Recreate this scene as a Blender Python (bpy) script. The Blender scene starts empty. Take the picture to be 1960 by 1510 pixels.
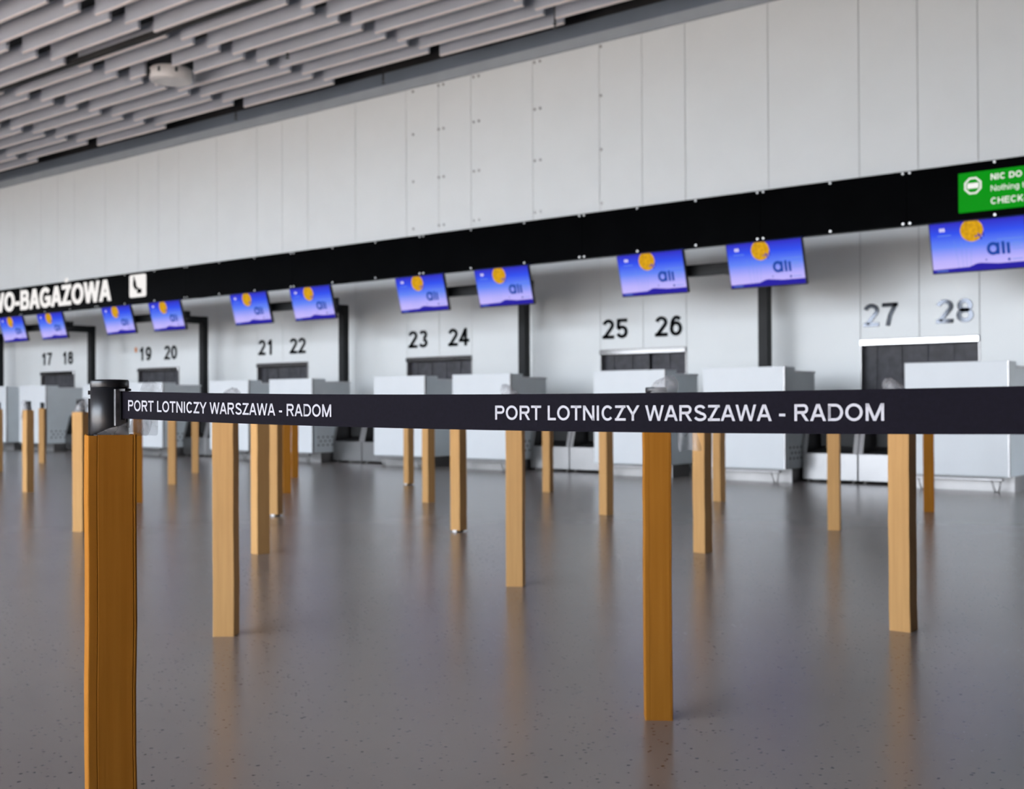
import bpy, math, random
from mathutils import Vector, Matrix
random.seed(7)
PI = math.pi
C = bpy.context.scene.collection
SC = bpy.context.scene

# ------------------------------------------------------------------ camera
H = 0.926
YAW, PITCH, ROLL = math.radians(38.9), math.atan(16/2200), 0.005
fw = Vector((-math.sin(YAW)*math.cos(PITCH), math.cos(YAW)*math.cos(PITCH), math.sin(PITCH)))
r0 = Vector((math.cos(YAW), math.sin(YAW), 0)); u0 = r0.cross(fw)
rt = r0*math.cos(ROLL) - u0*math.sin(ROLL); up = u0*math.cos(ROLL) + r0*math.sin(ROLL)
cd = bpy.data.cameras.new('camera'); cam = bpy.data.objects.new('camera', cd); C.objects.link(cam)
cam.matrix_world = Matrix(((rt.x, up.x, -fw.x, 0), (rt.y, up.y, -fw.y, 0), (rt.z, up.z, -fw.z, H), (0, 0, 0, 1)))
cd.sensor_width = 36; cd.lens = 36*2200/1960; cd.clip_end = 300; cd.clip_start = 0.05
cd.dof.use_dof = True; cd.dof.focus_distance = 1.75; cd.dof.aperture_fstop = 7.6; cd.dof.aperture_blades = 0
SC.camera = cam

# ------------------------------------------------------------------ sky, sun, exposure
w = bpy.data.worlds.new('sky'); SC.world = w; w.use_nodes = True
nt = w.node_tree; nt.nodes.clear()
out = nt.nodes.new('ShaderNodeOutputWorld'); bg = nt.nodes.new('ShaderNodeBackground')
tc = nt.nodes.new('ShaderNodeTexCoord'); sep = nt.nodes.new('ShaderNodeSeparateXYZ'); cr = nt.nodes.new('ShaderNodeValToRGB')
mr = nt.nodes.new('ShaderNodeMapRange'); mr.inputs[1].default_value = -1; mr.inputs[2].default_value = 1
nt.links.new(tc.outputs['Generated'], sep.inputs[0]); nt.links.new(sep.outputs[2], mr.inputs[0]); nt.links.new(mr.outputs[0], cr.inputs[0])
e = cr.color_ramp.elements
e[0].position = 0.0; e[0].color = (.30, .29, .28, 1)
e[1].position = 1.0; e[1].color = (.55, .72, 1, 1)
for p, c in ((.49, (.30, .29, .28, 1)), (.51, (.93, 1, 1.08, 1)), (.7, (.82, .94, 1.12, 1))):
    q = e.new(p); q.color = c
nt.links.new(cr.outputs[0], bg.inputs[0]); bg.inputs[1].default_value = 12.2
nt.links.new(bg.outputs[0], out.inputs[0])

sd = bpy.data.lights.new('sun', 'SUN'); sd.energy = 140; sd.angle = 0.03; sd.color = (1, .92, .83)
so = bpy.data.objects.new('sun', sd); C.objects.link(so)
so.rotation_euler = Vector((.20, .74, -.64)).to_track_quat('-Z', 'Y').to_euler()      # high midday sun behind the camera

SC.view_settings.view_transform = 'Standard'; SC.view_settings.look = 'None'
SC.view_settings.exposure = 0.0; SC.view_settings.gamma = 1; SC.view_settings.use_curve_mapping = False

def portal(x0, x1, z0, z1, y):
    l = bpy.data.lights.new('facade_portal', 'AREA'); l.shape = 'RECTANGLE'; l.size = x1-x0; l.size_y = z1-z0
    l.cycles.is_portal = True
    o = bpy.data.objects.new('facade_portal', l); C.objects.link(o); o.location = ((x0+x1)/2, y, (z0+z1)/2)
    o.rotation_euler = (PI/2, 0, PI)
    o.rotation_euler = Vector((0, 1, 0)).to_track_quat('-Z', 'Z').to_euler()
FY = -9.0                                            # the glazed front of the hall, behind the camera
portal(-64, -1, .1, 6.4, FY-.2)

# ------------------------------------------------------------------ materials
def mat(name, col, rough=.5, metal=0, spec=.5, emit=None, estr=1, coat=0):
    m = bpy.data.materials.new(name); m.use_nodes = True
    b = m.node_tree.nodes['Principled BSDF']
    b.inputs['Base Color'].default_value = (*col, 1); b.inputs['Roughness'].default_value = rough
    b.inputs['Metallic'].default_value = metal; b.inputs['Specular IOR Level'].default_value = spec
    b.inputs['Coat Weight'].default_value = coat
    if emit: b.inputs['Emission Color'].default_value = (*emit, 1); b.inputs['Emission Strength'].default_value = estr
    return m, b, m.node_tree
def N(t, k, **kw):
    n = t.nodes.new(k)
    for a, v in kw.items(): setattr(n, a, v)
    return n
def noise_col(m, b, t, c0, c1, scale=(1, 1, 1), ns=5, detail=4, lo=.35, hi=.65, bump=0, bscale=None):
    tc = N(t, 'ShaderNodeTexCoord'); mp = N(t, 'ShaderNodeMapping'); mp.inputs['Scale'].default_value = scale
    nz = N(t, 'ShaderNodeTexNoise'); nz.inputs['Scale'].default_value = ns; nz.inputs['Detail'].default_value = detail
    r = N(t, 'ShaderNodeValToRGB'); r.color_ramp.elements[0].position = lo; r.color_ramp.elements[1].position = hi
    r.color_ramp.elements[0].color = (*c0, 1); r.color_ramp.elements[1].color = (*c1, 1)
    t.links.new(tc.outputs['Object'], mp.inputs[0]); t.links.new(mp.outputs[0], nz.inputs['Vector'])
    t.links.new(nz.outputs['Fac'], r.inputs[0]); t.links.new(r.outputs[0], b.inputs['Base Color'])
    if bump:
        bp = N(t, 'ShaderNodeBump'); bp.inputs['Strength'].default_value = bump; bp.inputs['Distance'].default_value = .002
        t.links.new(nz.outputs['Fac'], bp.inputs['Height']); t.links.new(bp.outputs[0], b.inputs['Normal'])

def cardboard(name, c0, c1):
    m, b, t = mat(name, c0, .78, spec=.10)
    noise_col(m, b, t, c0, c1, (60, 60, 2.2), 1.2, 6, .3, .75, .25)
    return m
M = {}
M['tan'] = cardboard('cardboard_tan', (.52, .285, .110), (.60, .34, .135))
M['brown'] = cardboard('cardboard_brown', (.31, .116, .0115), (.37, .146, .0175))

m, b, t = mat('floor_rubber', (.2, .19, .19), .245, spec=.7); M['floor'] = m
tcn = N(t, 'ShaderNodeTexCoord')
v = N(t, 'ShaderNodeTexVoronoi'); v.inputs['Scale'].default_value = 55
vm = N(t, 'ShaderNodeTexNoise'); vm.inputs['Scale'].default_value = 260; vm.inputs['Detail'].default_value = 1
add = N(t, 'ShaderNodeMath', operation='MULTIPLY_ADD'); add.inputs[1].default_value = .28; 
t.links.new(tcn.outputs['Object'], v.inputs['Vector']); t.links.new(tcn.outputs['Object'], vm.inputs['Vector'])
t.links.new(vm.outputs['Fac'], add.inputs[0]); t.links.new(v.outputs['Distance'], add.inputs[2])
sp = N(t, 'ShaderNodeSeparateColor'); t.links.new(v.outputs['Color'], sp.inputs[0])
thr = N(t, 'ShaderNodeMapRange'); thr.inputs[1].default_value = .45; thr.inputs[2].default_value = 1; thr.inputs[3].default_value = .18; thr.inputs[4].default_value = .44
t.links.new(sp.outputs[0], thr.inputs[0])
lt = N(t, 'ShaderNodeMath', operation='LESS_THAN'); t.links.new(add.outputs[0], lt.inputs[0]); t.links.new(thr.outputs[0], lt.inputs[1])
n2 = N(t, 'ShaderNodeTexNoise'); n2.inputs['Scale'].default_value = 1.3; n2.inputs['Detail'].default_value = 3
t.links.new(tcn.outputs['Object'], n2.inputs['Vector'])
r2 = N(t, 'ShaderNodeValToRGB'); r2.color_ramp.elements[0].color = (.252, .210, .192, 1); r2.color_ramp.elements[1].color = (.282, .240, .220, 1)
t.links.new(n2.outputs['Fac'], r2.inputs[0])
v3 = N(t, 'ShaderNodeTexVoronoi'); v3.inputs['Scale'].default_value = 90; t.links.new(tcn.outputs['Object'], v3.inputs['Vector'])
mx = N(t, 'ShaderNodeMix', data_type='RGBA'); mx.inputs[7].default_value = (.02, .02, .024, 1)
t.links.new(lt.outputs[0], mx.inputs[0]); t.links.new(r2.outputs[0], mx.inputs[6]); t.links.new(mx.outputs[2], b.inputs['Base Color'])
bp = N(t, 'ShaderNodeBump'); bp.inputs['Strength'].default_value = .04; bp.inputs['Distance'].default_value = .001
t.links.new(vm.outputs['Fac'], bp.inputs['Height']); t.links.new(bp.outputs[0], b.inputs['Normal'])

def simple(key, *a, vary=.0, ns=3, **k):
    m, b, t = mat(key, *a, **k); M[key] = m
    if vary:
        c = a[0]; noise_col(m, b, t, tuple(x*(1-vary) for x in c), tuple(min(1, x*(1+vary)) for x in c), ns=ns)
    return m
simple('panel_white', (.84, .855, .85), .28, vary=.012, ns=1.5)
simple('joint_dark', (.22, .23, .23), .6, vary=.1)
simple('trim_pale', (.30, .33, .365), .45, vary=.03)
simple('trim_shaded', (.13, .158, .20), .45, vary=.03)
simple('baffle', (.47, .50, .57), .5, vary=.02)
simple('baffle_lit_edge', (.86, .78, .76), .5, vary=.02)  # pale edge against darker faces: light from below put into the colour
simple('plenum_black', (.012, .012, .013), .8, vary=.2)
simple('black_glass', (.0012, .0013, .0016), .22, spec=.004, vary=.2)
simple('gantry_black', (.010, .011, .012), .45, spec=.2, vary=.15)
simple('bolt_steel', (.42, .41, .40), .3, metal=1, vary=.05)
simple('steel', (.32, .31, .31), .33, metal=1, vary=.06, ns=8)
simple('header_steel', (.42, .41, .41), .10, metal=1, vary=.04)
simple('steel_bright', (.23, .225, .225), .3, metal=1, vary=.04)
simple('plinth_steel', (.26, .25, .245), .4, metal=1, vary=.06)
simple('desk_white', (.79, .81, .83), .35, vary=.012)
simple('desk_grey', (.74, .79, .81), .4, vary=.03)
simple('hole_black', (.05, .055, .06), .7, vary=.1)
simple('belt_black', (.010, .010, .010), .6, vary=.2)
simple('curtain', (.052, .051, .061), .6, vary=.25, ns=9)
simple('number_metal', (.055, .058, .066), .05, metal=1, vary=.03)
simple('head_black', (.012, .012, .015), .36, spec=.6, vary=.15)
simple('head_grey', (.17, .17, .18), .35, vary=.35, ns=60)
simple('webbing', (.0048, .0040, .0080), .75, spec=.06, vary=.15, ns=200)
simple('print_white', (.43, .42, .46), .7, vary=.04, ns=300)
simple('white_plastic', (.80, .76, .74), .5, vary=.03)
simple('screen_case', (.012, .012, .016), .4, vary=.1)
simple('orange_label', (.80, .28, .08), .6, vary=.1)
simple('foot_white', (.75, .72, .70), .5, vary=.05)
simple('facade_frame', (.05, .05, .055), .5, vary=.1)
simple('hall_dark', (.035, .035, .04), .7, vary=.1)
simple('hall_grey', (.03, .03, .033), .7, vary=.1)
def glow(key, col, s):
    m, b, t = mat(key, (.004, .004, .004), .5, spec=.02, emit=col, estr=s); M[key] = m
    noise_col(m, b, t, (.003, .003, .003), (.005, .005, .005)); return m, b, t
glow('sign_white', (1, .97, .95), .95)
glow('sign_green', (.0, .285, .004), 1.0)
glow('scr_navy', (.020, .014, .36), 1.0)
glow('scr_ink', (.010, .06, .36), 1.0)
glow('scr_pale', (.72, .68, .95), 1.0)
glow('scr_haze', (.16, .30, .80), 1.0)
m, b, t = glow('scr_moon', (1, 1, 1), 1.0)
tcn = N(t, 'ShaderNodeTexCoord'); nz = N(t, 'ShaderNodeTexNoise'); nz.inputs['Scale'].default_value = 26; nz.inputs['Detail'].default_value = 3
r = N(t, 'ShaderNodeValToRGB'); r.color_ramp.elements[0].position = .35; r.color_ramp.elements[0].color = (.50, .25, .01, 1); r.color_ramp.elements[1].position = .6; r.color_ramp.elements[1].color = (.78, .41, .01, 1)
t.links.new(tcn.outputs['Object'], nz.inputs['Vector']); t.links.new(nz.outputs['Fac'], r.inputs[0]); t.links.new(r.outputs[0], b.inputs['Emission Color'])
m, b, t = glow('scr_sky', (1, 1, 1), 1.0)          # the picture on the screens: a sky that pales downwards
tcn = N(t, 'ShaderNodeTexCoord'); sx = N(t, 'ShaderNodeSeparateXYZ'); mr = N(t, 'ShaderNodeMapRange')
mr.inputs[1].default_value = -.27; mr.inputs[2].default_value = .27
r = N(t, 'ShaderNodeValToRGB'); e = r.color_ramp.elements
e[0].position = 0; e[0].color = (.62, .52, .98, 1); e[1].position = 1; e[1].color = (.035, .022, .50, 1)
for p, c in ((.22, (.50, .45, .98, 1)), (.5, (.13, .24, .93, 1)), (.75, (.035, .085, .86, 1))):
    q = e.new(p); q.color = c
t.links.new(tcn.outputs['Object'], sx.inputs[0]); t.links.new(sx.outputs[2], mr.inputs[0]); t.links.new(mr.outputs[0], r.inputs[0]); t.links.new(r.outputs[0], b.inputs['Emission Color'])

m = bpy.data.materials.new('clear_film'); m.use_nodes = True; t = m.node_tree; t.nodes.clear(); M['film'] = m
o_ = N(t, 'ShaderNodeOutputMaterial'); tr = N(t, 'ShaderNodeBsdfTransparent'); tr.inputs[0].default_value = (.93, .93, .94, 1)
pb = N(t, 'ShaderNodeBsdfPrincipled'); pb.inputs['Base Color'].default_value = (.70, .67, .67, 1); pb.inputs['Roughness'].default_value = .24
nz = N(t, 'ShaderNodeTexNoise'); nz.inputs['Scale'].default_value = 17; nz.inputs['Detail'].default_value = 3; nz.inputs['Distortion'].default_value = 1.2
tcn = N(t, 'ShaderNodeTexCoord'); t.links.new(tcn.outputs['Object'], nz.inputs['Vector'])
bp = N(t, 'ShaderNodeBump'); bp.inputs['Strength'].default_value = .5; bp.inputs['Distance'].default_value = .008
t.links.new(nz.outputs['Fac'], bp.inputs['Height']); t.links.new(bp.outputs[0], pb.inputs['Normal'])
rr = N(t, 'ShaderNodeMapRange'); rr.inputs[1].default_value = .35; rr.inputs[2].default_value = .7; rr.inputs[3].default_value = .16; rr.inputs[4].default_value = .40
t.links.new(nz.outputs['Fac'], rr.inputs[0])
mxs = N(t, 'ShaderNodeMixShader'); t.links.new(rr.outputs[0], mxs.inputs[0]); t.links.new(tr.outputs[0], mxs.inputs[1]); t.links.new(pb.outputs[0], mxs.inputs[2]); t.links.new(mxs.outputs[0], o_.inputs[0])

# ------------------------------------------------------------------ mesh helpers
class MB:
    def __init__(s): s.v = []; s.f = []; s.m = []; s.s = []
    def quad(s, pts, mi=0, sm=False):
        i = len(s.v); s.v += [tuple(p) for p in pts]; s.f.append(tuple(range(i, i+len(pts)))); s.m.append(mi); s.s.append(sm)
    def box(s, x0, x1, y0, y1, z0, z1, mi=0, bev=0):
        if bev <= 0:
            i = len(s.v)
            s.v += [(x, y, z) for z in (z0, z1) for y in (y0, y1) for x in (x0, x1)]
            for q in ((0, 2, 3, 1), (4, 5, 7, 6), (0, 1, 5, 4), (1, 3, 7, 5), (3, 2, 6, 7), (2, 0, 4, 6)):
                s.f.append(tuple(i+k for k in q)); s.m.append(mi); s.s.append(False)
        else:                                                 # vertical edges and top/bottom rims chamfered
            b = bev
            ring = lambda k: [(x0+b+k, y0+k), (x1-b-k, y0+k), (x1-k, y0+b+k), (x1-k, y1-b-k), (x1-b-k, y1-k), (x0+b+k, y1-k), (x0+k, y1-b-k), (x0+k, y0+b+k)]
            s.loft([[(x, y, z) for x, y in ring(k)] for k, z in ((b, z0), (0, z0+b), (0, z1-b), (b, z1))], mi, caps=True)
    def loft(s, rings, mi=0, caps=False, closed=True, sm=False):
        base = len(s.v); n = len(rings[0])
        for r in rings: s.v += [tuple(p) for p in r]
        for a in range(len(rings)-1):
            for k in range(n if closed else n-1):
                k2 = (k+1) % n
                s.f.append((base+a*n+k, base+a*n+k2, base+(a+1)*n+k2, base+(a+1)*n+k)); s.m.append(mi); s.s.append(sm)
        if caps:
            s.f.append(tuple(base+k for k in reversed(range(n)))); s.m.append(mi); s.s.append(False)
            q = base+(len(rings)-1)*n; s.f.append(tuple(q+k for k in range(n))); s.m.append(mi); s.s.append(False)
    def lathe(s, prof, cx=0, cy=0, n=32, mi=0, sm=True, caps=True):
        s.loft([[(cx+r*math.cos(2*PI*k/n), cy+r*math.sin(2*PI*k/n), z) for k in range(n)] for r, z in prof], mi, caps, True, sm)
    def cylY(s, cx, cz, r, y0, y1, n=14, mi=0):
        s.loft([[(cx+r*math.cos(2*PI*k/n), y, cz+r*math.sin(2*PI*k/n)) for k in range(n)] for y in (y1, y0)], mi, True)
    def tube(s, pts, r, n=8, mi=0):
        rings = []
        for i, p in enumerate(pts):
            p = Vector(p); d = (Vector(pts[min(i+1, len(pts)-1)]) - Vector(pts[max(i-1, 0)])).normalized()
            a = d.orthogonal().normalized() if abs(d.z) > .9 else Vector((0, 0, 1)).cross(d).normalized(); c = d.cross(a)
            rings.append([p + r*(math.cos(2*PI*k/n)*a + math.sin(2*PI*k/n)*c) for k in range(n)])
        s.loft(rings, mi, True, True, True)
    def prism(s, poly, axis, a0, a1, mi=0):                     # poly in the two other axes
        f = {'x': lambda p, a: (a, p[0], p[1]), 'y': lambda p, a: (p[0], a, p[1]), 'z': lambda p, a: (p[0], p[1], a)}[axis]
        s.loft([[f(p, a) for p in poly] for a in (a0, a1)], mi, True)
    def build(s, name, mats, parent=None, kind=None):
        me = bpy.data.meshes.new(name); me.from_pydata(s.v, [], s.f)
        for k in (mats if isinstance(mats, (list, tuple)) else [mats]): me.materials.append(M[k])
        for p, mi, sm in zip(me.polygons, s.m, s.s): p.material_index = mi; p.use_smooth = sm
        me.update()
        o = bpy.data.objects.new(name, me); C.objects.link(o)
        if parent: o.parent = parent
        if kind: o['kind'] = kind
        return o
def tag(o, label, cat, group=None):
    o['label'] = label; o['category'] = cat
    if group: o['group'] = group
    return o
def empty(name, loc, label, cat, group=None, rz=0):
    o = bpy.data.objects.new(name, None); C.objects.link(o); o.location = loc; o.rotation_euler = (0, 0, rz); o.empty_display_size = .1
    return tag(o, label, cat, group)
def copy_tree(o, loc, label, group=None, rz=None):
    r = o.copy(); C.objects.link(r); r.location = loc; r['label'] = label
    if rz is not None: r.rotation_euler = (0, 0, rz)
    if group: r['group'] = group
    for ch in list(o.children):
        c = ch.copy(); C.objects.link(c); c.parent = r
        for g in list(ch.children):
            d = g.copy(); C.objects.link(d); d.parent = c
    return r

# ------------------------------------------------------------------ lettering, drawn stroke by stroke (cap height 1)
def arc(cx, cy, rx, ry, a0, a1, n=18):
    return [(cx+rx*math.cos(math.radians(a0+(a1-a0)*k/n)), cy+ry*math.sin(math.radians(a0+(a1-a0)*k/n))) for k in range(n+1)]
ADV = dict(zip('PORTLNICZYWASDMBGEHK', (.667, .778, .722, .611, .556, .722, .278, .722, .611, .667, .944, .667, .667, .722, .833, .667, .778, .667, .722, .667)))
ADV.update({' ': .278, '-': .333, 'Ż': .611, 'Ł': .556, 'o': .556, 't': .278, 'h': .556, 'i': .222, 'n': .556, 'g': .556, 'd': .556, 'e': .556, 'c': .5, 'l': .222, 'a': .556, 'r': .333})
for d in '0123456789': ADV[d] = .556
def glyph(ch, s):
    w = ADV[ch]/.716 + (.03 if s > .17 else 0); h = s/2; L = .10+h; R = w-.07-h; c = w/2; X = .72
    T, B = 1-h, h
    bowl = lambda x0, x1, y0, y1: [(x0, y1), (x1-(y1-y0)/2*.9, y1)] + arc(x1-(y1-y0)/2*.9, (y0+y1)/2, (y1-y0)/2*.9, (y1-y0)/2, 90, -90)[1:-1] + [(x1-(y1-y0)/2*.9, y0), (x0, y0)]
    rnd = lambda x0, x1, y0, y1: arc((x0+x1)/2, (y0+y1)/2, (x1-x0)/2, (y1-y0)/2, 0, 360, 32)
    if ch == 'I': P = [[(c, 0), (c, 1)]]
    elif ch in 'LŁ':
        P = [[(L, 1), (L, B), (w-.05, B)]]
        if ch == 'Ł': P.append([(L-.2, .38), (L+.28, .62)])
    elif ch == 'T': P = [[(.03, T), (w-.03, T)], [(c, 0), (c, 1)]]
    elif ch == 'E': P = [[(w-.06, T), (L, T), (L, B), (w-.04, B)], [(L, .52), (w-.1, .52)]]
    elif ch == 'H': P = [[(L, 0), (L, 1)], [(R, 0), (R, 1)], [(L, .53), (R, .53)]]
    elif ch == 'N': P = [[(L, 0), (L, 1)], [(R, 0), (R, 1)], [(L-.06, 1.08), (R+.06, -.08)]]
    elif ch == 'M': P = [[(L, 0), (L, 1)], [(R, 0), (R, 1)], [(L-.04, 1.12), (c, .02), (R+.04, 1.12)]]
    elif ch == 'K': P = [[(L, 0), (L, 1)], [(L, .30), (R+.1, 1.1)], [(L+.22, .50), (R+.12, -.08)]]
    elif ch == 'A':
        a = .01+h*1.08; P = [[(a-.12*.38, -.12), (c-.004, 1.04-.0)], [(w-a+.12*.38, -.12), (c+.004, 1.04)], [(a+.10, .32), (w-a-.10, .32)]]
    elif ch == 'W':
        a = .02+h; P = [[(a-.03, 1.12), (w*.275, -.02), (c, 1.0), (w*.725, -.02), (w-a+.03, 1.12)]]
    elif ch == 'Y':
        a = .02+h; P = [[(a-.08, 1.1), (c, .40)], [(w-a+.08, 1.1), (c, .40)], [(c, 0), (c, .46)]]
    elif ch in 'ZŻ':
        P = [[(.06, T), (w-.05, T)], [(.04, B), (w-.04, B)], [(w-.085-h*1.1, 1.0-h*.6), (.065+h*1.1, h*.6)]]
        if ch == 'Ż': P.append([(c-s*.55, 1.13+h), (c+s*.55, 1.13+h)])
    elif ch == 'O': P = [rnd(.06+h, w-.06-h, B-.01, T+.01)]
    elif ch == 'C': P = [arc(c+.01, .5, c-.07-h, .51-h, 42, 318, 30)]
    elif ch == 'G': P = [arc(c, .5, c-.06-h, .51-h, 42, 322, 30) + [(w-.07-h, .22)], [(w-.07-h, .08), (w-.07-h, .50)], [(c+.02, .46), (w-.07, .46)]]
    elif ch == 'S':
        ru = .26-h*.5+.0; P = [arc(c, .735, c-.11-h, .275-h+.0, 25, 270, 18) [:-1] + arc(c, .265+.0, c-.08-h, .275-h, 90, -160, 18)]
        P = [arc(c-.005, .755-h*.25, c-.12-h*.9, .255-h*.75, 15, 262, 18) + arc(c, .252+h*.25, c-.07-h*.9, .262-h*.75, 82, -168, 18)]
    elif ch == 'P': P = [[(L, 0), (L, 1)], bowl(L, w-.06-h, .42+h, T)]
    elif ch == 'R': P = [[(L, 0), (L, 1)], bowl(L, w-.10-h, .44+h*.8, T), [(c+.02, .50), (w-.02-h, -.10)]]
    elif ch == 'B': P = [[(L, 0), (L, 1)], bowl(L, w-.12-h, .53, T), bowl(L, w-.07-h, B, .53)]
    elif ch == 'D':
        k = .36; P = [[(L, B), (L, T), (w-.06-h-k, T)] + arc(w-.06-h-k, .5, k, .5-h, 90, -90)[1:-1] + [(w-.06-h-k, B), (L, B), (L, T)]]
    elif ch == '-': P = [[(.05, .36), (w-.05, .36)]]
    elif ch == 'o': P = [rnd(.05+h, w-.05-h, B-.01, X-h+.01)]
    elif ch == 'c': P = [arc(c, X/2, c-.05-h, X/2-h+.01, 45, 315, 24)]
    elif ch == 'e': P = [[(.06+h, X/2), (w-.06-h, X/2)] + arc(c, X/2, c-.06-h, X/2-h+.01, 0, 320, 24)[1:]]
    elif ch in 'gd':
        P = [rnd(.05+h, w-.12-h, B-.01, X-h+.01), [(w-.10-h, 0), (w-.10-h, 1 if ch == 'd' else X)]]
        if ch == 'g': P.append([(w-.10-h, X), (w-.10-h, -.08)] + arc(c-.02, -.05, c-.08-h, .24-h, 0, -160, 14)[1:])
    elif ch == 'a': P = [rnd(.05+h, w-.14-h, B-.01, .43), [(w-.12-h, 0), (w-.12-h, .45)] + arc(c-.03, .45, c-.10-h, X-.45-h, 0, 150, 12)[1:]]
    elif ch in 'nh': P = [[(L, 0), (L, 1 if ch == 'h' else X)], [(R, 0), (R, .42)] + arc((L+R)/2, .42, (R-L)/2, X-.42-h, 0, 180, 14)[1:]]
    elif ch == 'r': P = [[(L, 0), (L, X)], [(L, .38)] + arc(L+.26, .40, .26, X-.40-h, 180, 80, 8)]
    elif ch == 'i': P = [[(c, 0), (c, X)], [(c, 1-s*1.05), (c, 1)]]
    elif ch == 'l': P = [[(c, 0), (c, 1)]]
    elif ch == 't': P = [[(c-.02, .96), (c-.02, .14), (c+.12, h)], [(.02, X-h), (w-.02, X-h)]]
    elif ch == '0': P = [rnd(.07+h, w-.07-h, B, T)]
    elif ch == '1': P = [[(c+.06, 0), (c+.06, 1)], [(c+.06, .92), (c-.2, .70)]]
    elif ch == '2': P = [arc(c, .70, c-.07-h, .30-h, 170, -35, 18) + [(.12+h, B+.02)], [(.06, B), (w-.06, B)]]
    elif ch == '3': P = [arc(c-.01, .745, c-.10-h, .255-h+.02, 155, -80, 16), arc(c-.01, .275, c-.07-h, .275-h, 85, -160, 16)]
    elif ch == '4': P = [[(w-.20-h, 0), (w-.20-h, 1)], [(.04, .30), (w-.03, .30)], [(w-.20-h, .96), (.10+h*.5, .30)]]
    elif ch == '5': P = [[(w-.10, T), (.20, T), (.13+h*.6, .50)], [(.12+h*.6, .47)] + arc(c, .33, c-.07-h, .33-h, 130, -160, 18)]
    elif ch == '6': P = [rnd(.07+h, w-.07-h, B, .64), arc(c+.04, .5, c-.05-h, .5-h, 50, 185, 14)]
    elif ch == '9': P = [rnd(.07+h, w-.07-h, .36, T), arc(c-.04, .5, c-.05-h, .5-h, -130, 5, 14)]
    elif ch == '7': P = [[(.06, T), (w-.07, T)], [(w-.10-h*.6, .96), (c, .45), (c-.10, 0)]]
    elif ch == '8': P = [rnd(.12+h*.8, w-.12-h*.8, .50, T), rnd(.07+h, w-.07-h, B, .53)]
    else: P = []
    return w, P
def clip01(poly, lo, hi):
    for sgn, lim in ((1, lo), (-1, -hi)):
        o = []
        for i in range(len(poly)):
            a, b_ = poly[i-1], poly[i]; ia, ib = a[1]*sgn >= lim, b_[1]*sgn >= lim
            if ia != ib:
                k = (lim/sgn - a[1])/(b_[1]-a[1]); o.append((a[0]+k*(b_[0]-a[0]), lim/sgn))
            if ib: o.append(b_)
        poly = o
        if not poly: break
    return poly
def stroke(P, s, lo, hi):
    """one polyline as a ribbon of quads"""
    h = s/2; n = len(P); closed = n > 3 and math.dist(P[0], P[-1]) < 1e-6; offs = []
    for i in range(n):
        if closed: a, b_ = P[i-1 if i else n-2], P[i+1 if i < n-1 else 1]
        else: a, b_ = P[max(i-1, 0)], P[min(i+1, n-1)]
        d1 = Vector((P[i][0]-a[0], P[i][1]-a[1])); d2 = Vector((b_[0]-P[i][0], b_[1]-P[i][1]))
        if d1.length < 1e-9: d1 = d2
        if d2.length < 1e-9: d2 = d1
        d1.normalize(); d2.normalize(); n1 = Vector((-d1.y, d1.x)); n2_ = Vector((-d2.y, d2.x)); mt = n1+n2_
        if mt.length < 1e-6: mt = n1
        mt.normalize(); offs.append(mt*(h/max(.3, mt.dot(n1))))
    res = []
    for i in range(n-1):
        q = [(P[i][0]+offs[i].x, P[i][1]+offs[i].y), (P[i][0]-offs[i].x, P[i][1]-offs[i].y), (P[i+1][0]-offs[i+1].x, P[i+1][1]-offs[i+1].y), (P[i+1][0]+offs[i+1].x, P[i+1][1]+offs[i+1].y)]
        q = clip01(q, lo, hi)
        if len(q) > 2: res.append(q)
    return res
def text_polys(txt, s):
    x = 0; polys = []
    for ch in txt:
        w, P = glyph(ch, s)
        lo, hi = (-.4, 1.5) if ch in 'gŻ' else (-.012, 1.012) if ch in 'OCGS' else (0, 1)
        for p in P: polys += [[(q[0]+x, q[1]) for q in pl] for pl in stroke(p, s, lo, hi)]
        x += w
    return polys, x
def lettering(mb, txt, x0, y, z0, cap, length=None, s=.135, depth=0, mi=0):
    """text on a wall facing -Y"""
    polys, L = text_polys(txt, s); k = (length/L) if length else cap
    for p in polys:
        f = [(x0+q[0]*k, y, z0+q[1]*cap) for q in p]
        a = sum(f[i-1][0]*f[i][2]-f[i][0]*f[i-1][2] for i in range(len(f)))
        if a < 0: f = f[::-1]                               # facing -Y
        mb.quad(f, mi)
        if depth:
            g = [(q[0], y+depth, q[2]) for q in f]
            for i in range(len(f)): mb.quad([f[i-1], g[i-1], g[i], f[i]], mi)
    return k*L

# ------------------------------------------------------------------ the setting
WY = 14.1                                           # white wall
XL, XR = -36.0, 6.0
BAYS = range(-1, 8)
def op_x(k): return -5.70 - 3.983*k                 # left edge of the baggage opening of bay k
OPW, OPZ = 1.46, 1.70
mb = MB(); mb.box(-75.2, XR+.2, FY-.3, WY+1.0, -.1, 0); mb.build('floor', 'floor', kind='structure')

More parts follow.
